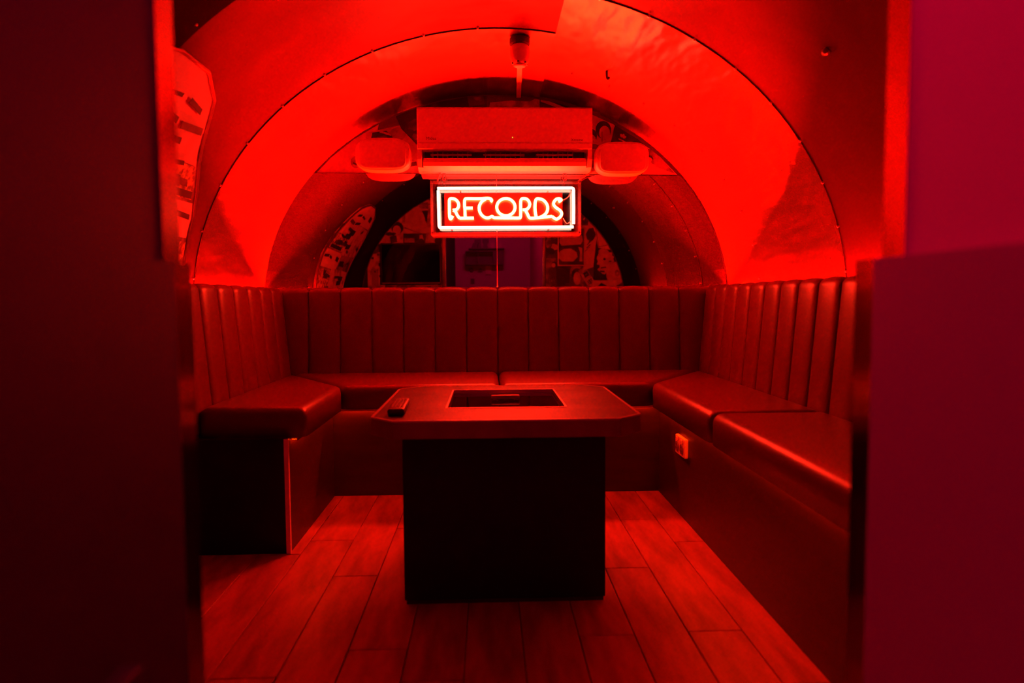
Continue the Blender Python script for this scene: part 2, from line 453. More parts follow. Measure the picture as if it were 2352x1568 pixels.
strip((.719, .741, .95, 2.90, SB-.008, SB-.001), 'thin light strip under the seat of the right bench', 'strip_seat')

# power socket on the right base
t = thing('power_socket', 'white double power socket on the base of the right bench', 'socket', (.742, 2.55, .28))
box('plate', (-.016, 0, -.062, .062, -.036, .036), 'white', t, bev=.004)
for s in (-1, 1):
    bm = bmesh.new(); c = s*.03
    add_lathe(bm, [(.019, -.0165), (.019, -.020), (.0165, -.0205)], (0, c, -.006), 'x', 16)
    f = build('socket_face', bm, 'grey', t)
    bm = bmesh.new()
    for (dy, dz, r) in ((0, .008, .003), (-.007, -.005, .003), (.007, -.005, .003)):
        add_lathe(bm, [(r, -.0206), (r, -.0212)], (0, c+dy, -.006+dz), 'x', 8)
    build('pin_hole', bm, 'shade', f)
    box('rocker_switch', (-.021, -.016, c-.007, c+.007, .017, .031), 'white2', t, bev=.002)

# ------------------------------------------------------------------ table
T = .53
t = thing('low_table', 'low square table with chamfered stone top on a black box pedestal', 'table')
X0, X1, F0, F1, C = -.312, .408, 1.755, 2.462, .066
O = [(X0+C, F0), (X1-C, F0), (X1, F0+C), (X1, F1-C), (X1-C, F1), (X0+C, F1), (X0, F1-C), (X0, F0+C)]
I = [(-.120, 1.955), (.222, 1.955), (.222, 2.345), (-.120, 2.345)]
bm = bmesh.new()
ot = [bm.verts.new((x, y, T)) for x, y in O]; ob = [bm.verts.new((x, y, T-.046)) for x, y in O]
it = [bm.verts.new((x, y, T)) for x, y in I]; ib = [bm.verts.new((x, y, T-.02)) for x, y in I]
fl, fr, rf, rbk, br, bl, lbk, lf = ot
for q in ((fl, fr, it[1], it[0]), (fr, rf, it[1]), (rf, rbk, it[2], it[1]), (rbk, br, it[2]), (br, bl, it[3], it[2]), (bl, lbk, it[3]), (lbk, lf, it[0], it[3]), (lf, fl, it[0])):
    bm.faces.new(q)
for i in range(8): bm.faces.new((ot[i], ob[i], ob[(i+1) % 8], ot[(i+1) % 8]))
for i in range(4): bm.faces.new((it[i], it[(i+1) % 4], ib[(i+1) % 4], ib[i]))
bm.faces.new(ib); bm.faces.new(ob[::-1])
bmesh.ops.recalc_face_normals(bm, faces=bm.faces)
es = [e for e in bm.edges if all(v in ot for v in e.verts) and abs(e.calc_face_angle(0)) > .5]
bmesh.ops.bevel(bm, geom=es, offset=.003, segments=2, affect='EDGES')
build('table_top', bm, 'stone', t)
bm = bmesh.new()
for i in range(8):
    (xa, ya), (xb, yb) = O[i], O[(i+1) % 8]
    nx, ny = (yb-ya), -(xb-xa); l = math.hypot(nx, ny); nx, ny = nx/l*.003, ny/l*.003
    q = [(xa-nx*.2, ya-ny*.2), (xb-nx*.2, yb-ny*.2), (xb+nx, yb+ny), (xa+nx, ya+ny)]
    add_prism(bm, q, 'z', T-.047, T-.004)
build('edge_band', bm, 'edge', t)
bm = bmesh.new()
for i in range(8):
    (xa, ya), (xb, yb) = O[i], O[(i+1) % 8]
    nx, ny = (yb-ya), -(xb-xa); l = math.hypot(nx, ny); nx, ny = nx/l*.0035, ny/l*.0035
    add_prism(bm, [(xa-nx, ya-ny), (xb-nx, yb-ny), (xb+nx, yb+ny), (xa+nx, ya+ny)], 'z', T-.004, T+.0008)
build('highlight_trim', bm, 'highlight_trim', t)  # strips added to draw the highlight along the top edge
box('inset_panel', (I[0][0]+.004, I[1][0]-.004, I[0][1]+.004, I[2][1]-.004, T-.0199, T-.010), 'glass_black', t)
bm = bmesh.new()
for d in ((I[0][0]-.004, I[1][0]+.004, I[2][1]-.002, I[2][1]+.005), (I[0][0]-.004, I[1][0]+.004, I[0][1]-.004, I[0][1]+.002),
          (I[0][0]-.004, I[0][0]+.001, I[0][1], I[2][1]), (I[1][0]-.001, I[1][0]+.004, I[0][1], I[2][1])):
    add_box(bm, *d, T-.012, T+.0016)
build('inset_frame', bm, 'alu', t)
bm = bmesh.new()
add_box(bm, .008, .100, 2.176, 2.192, T-.006, T+.005, bev=.003)
for x in (.02, .088): add_box(bm, x-.005, x+.005, 2.179, 2.189, T-.0105, T-.004)
build('handle', bm, 'highlight_trim', t, label='short metal bar handle')
ped = box('pedestal', (-.237, .321, 1.850, 2.40, .012, T-.046), 'black', t, bev=.003)
box('skirting', (-.232, .316, 1.855, 2.395, 0, .012), 'shade', t)

t = thing('remote_control', 'small dark remote control lying on the left corner of the table', 'remote control', (-.254, 1.935, T))
t.rotation_euler = (0, 0, .04)
box('body', (-.023, .023, -.105, .105, .0, .020), 'shade', t, bev=.006, smooth=True)
bm = bmesh.new()
for i in range(4):
    for j in range(8): add_box(bm, -.018+i*.0095, -.0115+i*.0095, -.075+j*.02, -.064+j*.02, .019, .0225, bev=.0015, seg=1)
build('buttons', bm, 'rubber', t, kind='stuff')

# ------------------------------------------------------------------ mirror
mr = thing('wall_mirror', 'wide mirror in two panels above the back bench', 'mirror')
ztop = lambda x: 1.4735-.0075*x
E_ = .008
def mpan(xs):
    column_wall('mirror_panel', xs, lambda x: .80, lambda x: min(ztop(x), vz(x, E_)-.001), 3.490, 3.4985, 'mirror', parent=mr)
mpan(lin(XL+.012, -.85, 26)+lin(-.85, MID-.0015, 2)[1:])
mpan(lin(MID+.0015, .93, 2)+lin(.93, XR-.012, 26)[1:])
box('lit_gap_strip', (MID-.0018, MID+.0018, 3.486, 3.4905, .80, 1.472), 'alu', mr)  # bright strip added in place of the lit gap between the panels

# ------------------------------------------------------------------ posters
def clip_half(poly, f):
    out = []
    for i in range(len(poly)):
        a, b = poly[i], poly[(i+1) % len(poly)]; fa, fb = f(a), f(b)
        if fa >= 0: out.append(a)
        if (fa >= 0) != (fb >= 0):
            s = fa/(fa-fb); out.append((a[0]+(b[0]-a[0])*s, a[1]+(b[1]-a[1])*s))
    return out
ELL = [(CX+(VA-.016)*math.cos(k*math.pi/24), CZ+(VB-.016)*math.sin(k*math.pi/24)) for k in range(25)]
def clip_vault(poly, zmin=None, xr=None):
    for a, b in zip(ELL, ELL[1:]):
        poly = clip_half(poly, lambda p, a=a, b=b: (b[0]-a[0])*(p[1]-a[1])-(b[1]-a[1])*(p[0]-a[0]))
        if len(poly) < 3: return []
    if zmin is not None: poly = clip_half(poly, lambda p: p[1]-(zmin(p[0]) if callable(zmin) else zmin))
    if xr: 
        poly = clip_half(poly, lambda p: p[0]-xr[0]); poly = clip_half(poly, lambda p: xr[1]-p[0])
    return poly
def rect(cx, cz, w_, h_, a=0):
    c, s = math.cos(R_(a)), math.sin(R_(a))
    return [(cx+x*c-z*s, cz+x*s+z*c) for x, z in ((-w_/2, -h_/2), (w_/2, -h_/2), (w_/2, h_/2), (-w_/2, h_/2))]
def oval(cx, cz, rx, rz, a=0, n=14):
    c, s = math.cos(R_(a)), math.sin(R_(a))
    return [(cx+rx*math.cos(t)*c-rz*math.sin(t)*s, cz+rx*math.cos(t)*s+rz*math.sin(t)*c) for t in [2*math.pi*k/n for k in range(n)]]
def blob(cx, cz, rx, rz, seed, n=16):
    r = random.Random(seed); out = []
    for k in range(n):
        t = 2*math.pi*k/n; q = r.uniform(.72, 1.1)
        out.append((cx+rx*q*math.cos(t), cz+rz*q*math.sin(t)))
    return out
layer = {'f': 0, 'b': 0}
def poster(label, poly, m, prints, wall, zmin=None, xr=None, group=None, name='poster', cat='poster'):
    """flat sheet pasted on a wall; wall 'b' = back wall (faces -y), 'f' = front wall (faces +y); prints = [(material, polygon)]"""
    poly = clip_vault(poly, zmin, xr)
    if len(poly) < 3: return
    layer[wall] += 1; d = .0008+.0009*layer[wall]
    sg = -1 if wall == 'b' else 1; base = Y1 if wall == 'b' else Y0
    y0, y1 = base, base+sg*d
    bm = bmesh.new(); mats = [m]
    add_prism(bm, poly, 'y', y0+sg*.0001, y1)
    for i, (pm, pp) in enumerate(prints):
        # keep the print inside the sheet
        n = len(poly); area = sum(poly[k][0]*poly[(k+1) % n][1]-poly[(k+1) % n][0]*poly[k][1] for k in range(n))
        for k in range(n):
            a, b = poly[k], poly[(k+1) % n]; s_ = 1 if area > 0 else -1
            pp = clip_half(pp, lambda p, a=a, b=b: s_*((b[0]-a[0])*(p[1]-a[1])-(b[1]-a[1])*(p[0]-a[0])))
            if len(pp) < 3: break
        if len(pp) < 3: continue
        if pm not in mats: mats.append(pm)
        y = y1+sg*.00012*(i+1)
        vs = [bm.verts.new((x, y, z)) for x, z in pp]
        try: f = bm.faces.new(vs)
        except ValueError: continue
        f.material_index = mats.index(pm)
        f.normal_update()
        if f.normal.y*sg < 0: f.normal_flip()
    return build(name, bm, mats, label=label, cat=cat, group=group)
GB, GF = 'posters above the mirror', 'posters around the doorway'
zt = lambda x: ztop(x)+.004
poster('pale blank sheet pasted at the left end above the mirror', [(-.92, 1.44), (-.60, 1.44), (-.52, 1.80), (-.80, 1.7)], 'paper',
       [('mid', oval(-.655, 1.535, .026, .03)), ('ink', rect(-.655, 1.525, .03, .008, -25))], 'b', zt, group=GB)
poster('pale photo print of a figure beside the left loudspeaker', [(-.62, 1.44), (-.33, 1.44), (-.30, 1.60), (-.42, 1.72), (-.60, 1.68)], 'skin',
       [('mid', oval(-.45, 1.67, .05, .035, 20)), ('dark', rect(-.40, 1.52, .10, .02, 10))], 'b', zt, group=GB)
poster('small black photo print between left loudspeaker and vault', [(-.585, 1.61), (-.47, 1.61), (-.47, 1.66), (-.50, 1.69), (-.57, 1.68)], 'ink',
       [('dark', rect(-.52, 1.65, .05, .03, 15)), ('skin', rect(-.505, 1.678, .06, .010, -15))], 'b', zt, group=GB)
poster('black poster touching the left side of the air conditioner', [(-.425, 1.70), (-.30, 1.57), (-.30, 1.84), (-.47, 1.80)], 'ink',
       [('dark', blob(-.36, 1.72, .04, .03, 3)), ('dark', blob(-.35, 1.66, .02, .02, 4))], 'b', zt, group=GB)
poster('pale torn sheet just above the air conditioner', [(.0, 1.70), (.27, 1.70), (.27, 1.86), (.22, 1.835), (.13, 1.84), (.02, 1.83)], 'paper2',
       [('mid', rect(.1, 1.8, .06, .03, 8))], 'b', zt, group=GB)
poster('dark photo sheet above the left part of the air conditioner', [(-.32, 1.70), (.0, 1.70), (.01, 1.9), (-.3, 1.9)], 'dark', [('mid', rect(-.05, 1.84, .08, .05, 10))], 'b', zt, group=GB)
poster('dark sheet with a light bar above the right part of the air conditioner', [(.27, 1.70), (.50, 1.70), (.50, 1.9), (.27, 1.9)], 'dark',
       [('skin', rect(.36, 1.812, .18, .016, -20))], 'b', zt, group=GB)
poster('pale photo print of two dark-haired people right of the air conditioner', [(.49, 1.44), (.64, 1.44), (.66, 1.75), (.49, 1.80)], 'skin',
       [('ink', oval(.530, 1.665, .030, .035)), ('skin', oval(.530, 1.645, .024, .028)), ('ink', oval(.592, 1.695, .040, .045, 10)), ('skin', oval(.598, 1.680, .028, .036)),
        ('mid', rect(.585, 1.66, .006, .05)), ('dark', blob(.535, 1.595, .045, .03, 5)), ('mid', oval(.545, 1.575, .03, .025))], 'b', zt, group=GB)
def trefoil(cx, cz, s, a):
    out = []
    for da, l in ((0, 1.0), (48, .92), (-48, .92)):
        t = R_(90+da+a); out.append(oval(cx+math.cos(t)*s*.55, cz+math.sin(t)*s*.55, s*.30*1.5, s*.30, 90+da+a))
    out += [rect(cx-.1*s, cz-s*(.05+.0), 1.9*s, .05*s, a), rect(cx-.1*s, cz-s*.55, 1.7*s, .26*s, a)]
    return out
tf = trefoil(.688, 1.655, .022, -24)
poster('black poster with a pale three-leaf mark and pale shapes', [(.615, 1.56), (.86, 1.44), (.90, 1.60), (.66, 1.74), (.645, 1.70)], 'ink',
       [('skin', p) for p in tf[:3]] + [('ink', tf[3])] + [('skin', tf[4])] +
       [('skin', blob(.725, 1.605, .032, .022, 6)), ('skin', blob(.762, 1.588, .034, .022, 8)), ('mid', blob(.785, 1.605, .02, .012, 9)), ('skin', blob(.80, 1.585, .022, .015, 10))], 'b', zt, group=GB)
poster('pale poster with a small dark-haired figure at the right end above the mirror', [(.74, 1.42), (1.0, 1.42), (.98, 1.50), (.80, 1.62), (.76, 1.62)], 'paper',
       [('mid', [(.80, 1.60), (.84, 1.60), (.96, 1.475), (.86, 1.51)]), ('ink', oval(.823, 1.548, .024, .022)), ('skin', oval(.823, 1.541, .019, .018)),
        ('mid', oval(.848, 1.535, .012, .012)), ('dark', rect(.795, 1.49, .006, .05, -25))], 'b', zt, group=GB)
poster('narrow dark sheet between air conditioner and right loudspeaker', [(.495, 1.44), (.53, 1.44), (.53, 1.58), (.495, 1.58)], 'dark', [], 'b', zt, group=GB)

# front wall, seen in the mirror
L_, Rr = (-1.14, DL-.033), (DR+.025, 1.26)
def pf(label, poly, m, prints, left): poster(label, poly, m, prints, 'f', .02, L_ if left else Rr, GF)
pf('grey collage sheet low on the wall beneath the television', rect(-.76, .80, .74, .36), 'mid', [('dark', rect(-.6, .86, .2, .2, 4))], True)
pf('pale sheet with dotted rows left of the television', rect(-1.02, 1.12, .20, .42, 2), 'paper2',
   [('mid', rect(-1.00, 1.02, .06, .2)), ('dark', rect(-.97, 1.25, .02, .02)), ('dark', rect(-1.02, 1.22, .02, .02)), ('dark', rect(-.96, 1.16, .015, .03)), ('dark', rect(-1.0, 1.10, .015, .015)), ('dark', rect(-.955, 1.06, .02, .02))], True)
pf('black narrow sheet at the far left of the posters in the mirror', rect(-1.11, 1.0, .09, .26), 'ink', [('mid', rect(-1.125, .97, .02, .1))], True)
pf('dark crumpled photo sheet above the dotted sheet', rect(-.97, 1.34, .2, .14, 15), 'dark', [('skin', blob(-.95, 1.36, .04, .02, 21)), ('mid', blob(-1.0, 1.32, .03, .03, 22))], True)
pf('pale portrait of a person with black curly hair', rect(-.82, 1.47, .24, .30, -4), 'paper2',
   [('ink', oval(-.795, 1.485, .055, .052)), ('skin', oval(-.80, 1.465, .036, .042)), ('dark', blob(-.86, 1.43, .05, .02, 23)), ('dark', rect(-.83, 1.385, .06, .06, 10)), ('skin', rect(-.785, 1.38, .03, .08, 8))], True)
pf('light poster with a large pale profile and dark hair above the television', [(-.74, 1.42), (-.52, 1.41), (-.43, 1.68), (-.60, 1.78), (-.72, 1.62)], 'skin',
   [('dark', [(-.60, 1.63), (-.50, 1.64), (-.515, 1.50), (-.545, 1.54)]), ('mid', blob(-.55, 1.68, .06, .03, 24)), ('skin', oval(-.60, 1.56, .05, .09, 10)), ('mid', rect(-.66, 1.46, .16, .01, -20))], True)
pf('dark print with two shapes tucked behind the top of the television', rect(-.635, 1.37, .22, .13), 'dark', [('mid', rect(-.69, 1.375, .09, .04)), ('skin', [(-.60, 1.42), (-.575, 1.425), (-.56, 1.36), (-.60, 1.36)]), ('ink', oval(-.585, 1.36, .025, .03))], True)
pf('pale textured sheet beside the left door frame', rect(-.455, 1.50, .16, .36, -6), 'paper2', [('mid', oval(-.44, 1.48, .05, .08)), ('dark', oval(-.43, 1.37, .04, .03))], True)
pf('pale pointed sheet at the top left of the posters', [(-.55, 1.76), (-.41, 1.70), (-.41, 1.86), (-.47, 1.86)], 'paper', [], True)

pf('dark photo collage right beside the door frame', rect(.575, 1.32, .12, .26), 'dark', [('mid', blob(.59, 1.41, .05, .03, 31)), ('mid', blob(.55, 1.35, .03, .05, 32)), ('skin', blob(.60, 1.31, .03, .03, 33)), ('ink', blob(.565, 1.27, .04, .03, 34))], False)
pf('grey photo of a round-haired head low beside the door frame', rect(.575, 1.15, .13, .12), 'mid', [('ink', oval(.60, 1.155, .026, .026)), ('skin', oval(.592, 1.148, .018, .02))], False)
pf('grey sheet with dark strokes at the bottom of the door frame', rect(.57, 1.00, .11, .2), 'mid', [('dark', rect(.545+.02*k, 1.02, .006, .07, 10*k-12)) for k in range(4)], False)
pf('almost black sheet below the framed picture', rect(.70, 1.02, .17, .24), 'dark', [('ink', rect(.69, 1.04, .13, .15)), ('mid', rect(.72, .98, .05, .01))], False)
pf('grey photo of a long face below the framed picture', rect(.80, 1.02, .13, .24, -4), 'mid', [('dark', oval(.80, 1.07, .045, .05)), ('skin', oval(.803, 1.03, .033, .06)), ('dark', rect(.80, 1.095, .07, .015))], False)
pf('slanting strip of paper with blocky dark characters', rect(.925, .99, .075, .30, 32), 'paper2',
   [('ink', rect(.885, 1.065, .045, .045, 32)), ('paper2', rect(.885, 1.065, .02, .008, 32)), ('ink', rect(.92, 1.0, .05, .008, 32)), ('ink', rect(.915, 1.012, .05, .008, 32)), ('ink', rect(.928, .99, .05, .008, 32)), ('ink', rect(.92, 1.0, .008, .045, 32)), ('ink', rect(.965, .94, .045, .03, 32))], False)
pf('long pale sheet with handwriting behind the framed picture', [(.86, 1.10), (.95, 1.13), (.99, 1.50), (.88, 1.62), (.85, 1.50)], 'paper',
   [('dark', blob(.93, 1.42, .05, .06, 41)), ('ink', rect(.905, 1.315, .05, .008, 45)), ('dark', rect(.91, 1.345, .05, .008, 45)), ('dark', rect(.925, 1.37, .05, .008, 45)), ('ink', rect(.895, 1.29, .06, .005, 45))], False)
pf('black poster with a large bright distorted face', [(.95, 1.02), (1.14, 1.02), (1.16, 1.28), (1.00, 1.36), (.975, 1.33)], 'ink',
   [('skin', blob(1.06, 1.20, .085, .085, 51, 24)), ('skin', oval(1.03, 1.265, .035, .03)), ('skin', blob(1.05, 1.11, .06, .05, 52)), ('ink', rect(1.04, 1.125, .05, .01, 8)), ('ink', oval(1.05, 1.20, .012, .01)), ('ink', oval(1.10, 1.18, .014, .006)), ('ink', rect(1.03, 1.09, .04, .012, -5)), ('skin', oval(1.10, 1.07, .022, .022))], False)
pf('bright triangular sheet with a thin border line', [(.93, 1.62), (.95, 1.62), (1.10, 1.36), (1.12, 1.28), (.995, 1.30)], 'paper',
   [('dark', rect(.975, 1.44, .004, .28, 11)), ('dark', rect(1.05, 1.32, .11, .004, 12))], False)
pf('small dark sheets pasted at the top right of the posters', [(.60, 1.50), (.90, 1.50), (.92, 1.70), (.60, 1.80)], 'mid', [('dark', rect(.86, 1.56, .05, .10, 30)), ('skin', rect(.89, 1.60, .012, .12, -30))], False)
pf('pale round record print at the right end of the posters', oval(1.15, 1.07, .085, .105, 0, 28), 'skin', [('mid', oval(1.165, 1.075, .022, .03)), ('skin', oval(1.165, 1.075, .006, .008))], False)
pf('pale sheet with a black mountain shape at the bottom right', rect(1.05, .95, .22, .12), 'paper', [('ink', [(.98, .95), (1.02, .99), (1.08, .955), (1.03, .945)])], False)

# framed picture and television on the front wall
t = thing('framed_picture', 'framed picture with two pale panels on the doorway wall', 'picture', (.747, Y0+.031, 1.31))
W2, H2 = .122, .170
bm = bmesh.new()
for d in ((-W2, W2, -.012, .008, H2-.010, H2), (-W2, W2, -.012, .008, -H2, -H2+.010), (-W2, -W2+.010, -.012, .008, -H2+.010, H2-.010), (W2-.010, W2, -.012, .008, -H2+.010, H2-.010)):
    add_box(bm, *d, bev=.0015, seg=1)
build('frame', bm, 'alu', t)
box('print', (-W2+.008, W2-.008, -.008, -.002, -H2+.008, H2-.008), 'dark', t)
def flat(name, polys, y, m, parent):
    bm = bmesh.new()
    for p in polys: add_prism(bm, p, 'y', y-.0006, y+.0006)
    return build(name, bm, m, parent)
flat('print_panel', [[(-.10, .09), (-.09, .115), (.08, .115), (.10, .09), (.105, .05), (.085, .02), (-.085, .01), (-.105, .04)]], -.001, 'skin', t)
flat('print_panel', [[(-.11, -.05), (-.07, -.02), (.0, -.015), (.05, -.05), (.06, -.09), (.02, -.13), (-.08, -.13), (-.11, -.10)], [(.065, .0), (.10, -.01), (.10, -.13), (.075, -.13), (.08, -.05)]], -.001, 'skin', t)
t = thing('television', 'black flat television on the doorway wall seen in the mirror', 'television', (-.677, Y0+.03, 1.163))
box('housing', (-.268, .268, -.028, .010, -.178, .186), 'shade', t, bev=.006)
box('screen', (-.256, .256, .009, .0115, -.160, .174), 'glass_black', t)
box('stand_bar', (-.05, .05, -.03, -.02, -.05, .05), 'shade', t)
bm = bmesh.new()
for z0 in (-.168,): add_box(bm, -.256, .256, .009, .012, z0-.004, z0+.004)
build('bezel_strip', bm, 'grey', t)

# ------------------------------------------------------------------ poster-covered arched panel in the left vault
def zth(z): return math.pi-math.asin(min(1, (z-CZ)/VB))
FAR = [(.86, 2.52), (1.0, 2.53), (1.15, 2.52), (1.25, 2.46), (1.34, 2.37), (1.43, 2.29), (1.48, 2.235), (1.51, 2.18), (1.53, 2.08)]
NEA = [(.86, 1.74), (1.0, 1.70), (1.15, 1.60), (1.25, 1.53), (1.34, 1.53), (1.43, 1.60), (1.49, 1.70), (1.53, 1.92)]
def interp(tab, z):
    for (a, p), (b, q) in zip(tab, tab[1:]):
        if z <= b: return p+(q-p)*max(0, (z-a))/(b-a)
    return tab[-1][1]
def npt(s, z, off):     # s 0 near .. 1 far
    y = interp(NEA, z)+(interp(FAR, z)-interp(NEA, z))*s
    return vp(zth(z), y, off)
def npatch(name, s0, s1, z0, z1, off, m, parent, n=6, skew=0, thick=.0015, **k):
    bm = bmesh.new(); gs = []
    for o in (off, off-thick):
        gs.append([[bm.verts.new(npt(min(1, max(0, s0+(s1-s0)*i/n)), min(1.529, z0+(z1-z0)*j/n+skew*(i/n-.5)), o)) for j in range(n+1)] for i in range(n+1)])
    for g in gs:
        for i in range(n):
            for j in range(n): bm.faces.new((g[i][j], g[i+1][j], g[i+1][j+1], g[i][j+1]))
    A, B = gs
    for i in range(n):
        for j in (0, n): bm.faces.new((A[i][j], A[i+1][j], B[i+1][j], B[i][j])); bm.faces.new((A[j][i], A[j][i+1], B[j][i+1], B[j][i]))
    bmesh.ops.recalc_face_normals(bm, faces=bm.faces)
    return build(name, bm, m, parent, smooth=False, **k)
np_ = thing('collage_board', 'arched board of pasted posters on the left side of the vault', 'collage board')
npatch('backing', 0, 1, .86, 1.529, .020, 'mid', np_, n=14, thick=.012)
bm = bmesh.new()
edge = [npt(1, z, .022) for z in lin(.86, 1.529, 16)] + [npt(s, 1.529, .022) for s in (.75, .5, .25)] + [npt(0, z, .022) for z in lin(1.529, .86, 16)]
add_tube(bm, edge, .006, 6)
build('rim', bm, 'alu', np_)
ps = [('paper', .02, .98, 1.40, 1.525, .0), ('skin', .04, .97, 1.30, 1.40, .015), ('ochre', .50, .96, 1.20, 1.30, .01), ('paper2', .03, .52, 1.18, 1.31, -.01),
      ('paper', .45, .98, 1.07, 1.19, .01), ('mid', .02, .46, 1.06, 1.19, .0), ('ochre', .60, .98, .97, 1.06, .0), ('paper2', .02, .62, .94, 1.07, .01), ('ochre', .55, .98, .87, .97, 0), ('paper', .03, .56, .87, .95, 0)]
for i, (m, s0, s1, z0, z1, sk) in enumerate(ps):
    p = npatch('poster', s0, s1, z0, z1, .022+.0012*(i % 4), m, np_, n=5, skew=sk)
    r = random.Random(100+i)
    for q in range(3 if i else 1):
        a = r.uniform(s0, s1-.14); b = r.uniform(z0+.01, z1-.04)
        npatch('print_patch', a, a+r.uniform(.07, .16), b, b+r.uniform(.012, .04), .0245+.0012*(i % 4), 'ink' if q < 2 else 'dark', p, n=2, skew=r.uniform(-.015, .015), thick=.0006)

for k, (a, b, za, zb, m, sk) in enumerate(((.50, .66, 1.445, 1.456, 'ink', .01), (.74, .88, 1.442, 1.458, 'ink', -.01), (.55, .72, 1.395, 1.412, 'ink', -.012), (.76, .95, 1.388, 1.408, 'dark', .01),
        (.52, .80, 1.340, 1.358, 'ink', .012), (.56, .74, 1.290, 1.322, 'ink', .0), (.74, .86, 1.292, 1.305, 'ink', .01), (.50, .90, 1.240, 1.262, 'dark', .0), (.6, .95, 1.205, 1.228, 'ink', .006))):
    npatch('print_patch', a, b, za, zb, .0285, m, np_, n=3, skew=sk, thick=.0006)

# ------------------------------------------------------------------ air conditioner
t = thing('air_conditioner', 'white wall-mounted air conditioner above the lit sign', 'air conditioner', (.0895, 3.32, 1.6155))
hw, z0, z1 = .420, -.147, .146
body = [(.012, z1), (.225, z1), (.225, z0+.03), (.12, z0), (.05, z0), (.012, -.112), (.012, -.058), (.0, -.052), (.0, z1-.012)]
# body: closed side profile with an open mouth at the front bottom
bm = bmesh.new()
prof = [(.0, -.030), (.0, z1-.014), (.004, z1-.004), (.014, z1), (.178, z1), (.178, z0+.02), (.13, z0), (.06, z0), (.035, z0+.012), (.075, z0+.03), (.09, -.06), (.02, -.052)]
add_prism(bm, [(y, z) for y, z in prof], 'x', -hw+.018, hw-.018)
build('body', bm, 'white', t)
for s in (-1, 1):   # side cheeks
    bm = bmesh.new()
    pr = [(.0, z1-.014), (.004, z1-.004), (.014, z1), (.178, z1), (.178, z0+.02), (.13, z0), (.06, z0), (.030, z0+.012), (.012, -.10), (.0, -.04)]
    A, B, fs = add_prism(bm, pr, 'x', s*hw, s*(hw-.02)) if s > 0 else add_prism(bm, pr, 'x', -hw, -hw+.02)
    build('side_cheek', bm, 'white', t)
box('front_panel', (-hw+.001, hw-.001, -.006, .002, -.024, z1-.010), 'white2', t, bev=.0035)
box('lower_band', (-hw+.001, hw-.001, -.004, .006, -.054, -.028), 'white2', t, bev=.003)
bm = bmesh.new()
add_box(bm, -hw+.03, hw-.03, .060, .074, -.118, -.056)
build('air_outlet', bm, 'shade', t)
for k in range(3):
    a = -.36+k*.255
    box('vane_comb', (a, a+.20-.02*(k == 2), .030, .058, -.080, -.070), 'grey', t, bev=.002)
    bm = bmesh.new()
    for j in range(8): add_box(bm, a+.01+j*.024, a+.013+j*.024, .032, .06, -.112, -.06)
    build('vane', bm, 'grey', t)
bm = bmesh.new()
fp = [(.012, -.100), (.004, -.116), (.010, -.132), (.030, -.143), (.033, -.139), (.016, -.129), (.010, -.116), (.016, -.102)]
add_prism(bm, fp, 'x', -hw+.028, hw-.028)
build('flap', bm, 'white2', t)
box('upper_flap', (-hw+.03, hw-.03, .012, .040, -.100, -.094), 'white2', t, bev=.002)
box('indicator_lamp', (.034, .037, -.0072, -.005, -.002, .001), 'green_dot', t)
def lettering(name, text, size, m, parent, loc, rot, depth=.0006):
    cu = bpy.data.curves.new(name, 'FONT'); cu.body = text; cu.size = size; cu.extrude = depth; cu.align_x = 'CENTER'; cu.align_y = 'CENTER'
    tmp = bpy.data.objects.new(name+'_tmp', cu); COL.objects.link(tmp)
    me = bpy.data.meshes.new_from_object(tmp.evaluated_get(bpy.context.evaluated_depsgraph_get()))
    bpy.data.objects.remove(tmp); me.materials.clear(); me.materials.append(M[m])
    o = link(name, me, parent); o.location = loc; o.rotation_euler = rot
    return o
lettering('lettering', 'Midea', .020, 'lettermark', t, (-.352, -.0064, -.006), (math.pi/2, 0, 0))
lettering('lettering', 'Xtreme', .018, 'lettermark', t, (.345, -.0064, -.012), (math.pi/2, 0, 0))
box('mounting_plate', (-.3, .3, .1775, .1795, -.1, .1), 'grey', t)

# ------------------------------------------------------------------ loudspeakers
def speaker(label, loc, rz, flip):
    t = thing('loudspeaker', label, 'speaker', loc, 'wall loudspeakers')
    t.rotation_euler = (0, 0, rz)
    def outline(sx, sz, n=40, e=3.4):
        out = []
        for k in range(n):
            a = 2*math.pi*k/n; c, s = math.cos(a), math.sin(a)
            out.append((sx*math.copysign(abs(c)**(2/e), c), sz*math.copysign(abs(s)**(2/e), s)))
        return out
    bm = bmesh.new(); rings = []
    for y, f in ((.0, .93), (.006, .975), (.02, 1.0), (.07, .985), (.12, .86), (.15, .70), (.158, .60)):
        rings.append([bm.verts.new((x, y, z)) for x, z in outline(.132*f, .080*f)])
    for A, B in zip(rings, rings[1:]):
        for k in range(40): bm.faces.new((A[k], A[(k+1) % 40], B[(k+1) % 40], B[k]))
    bm.faces.new(rings[0]); bm.faces.new(rings[-1])
    bmesh.ops.recalc_face_normals(bm, faces=bm.faces)
    build('cabinet', bm, 'white', t, smooth=True)
    bm = bmesh.new(); rings = []
    for y, f in ((.001, .86), (-.004, .855), (-.006, .82), (-.0068, .5)):
        rings.append([bm.verts.new((x, y, z)) for x, z in outline(.132*f, .080*f, e=5)])
    for A, B in zip(rings, rings[1:]):
        for k in range(40): bm.faces.new((A[k], A[(k+1) % 40], B[(k+1) % 40], B[k]))
    bm.faces.new(rings[-1])
    bmesh.ops.recalc_face_normals(bm, faces=bm.faces)
    build('grille', bm, 'cone', t, smooth=True)
    box('wall_bracket', (-.02, .02, .150, .164, -.025, .025), 'grey', t, bev=.004)
    return t
speaker('white wall loudspeaker left of the air conditioner', (-.497, 3.335, 1.541), .0, 1)
speaker('white wall loudspeaker right of the air conditioner', (.660, 3.335, 1.524), .0, -1)

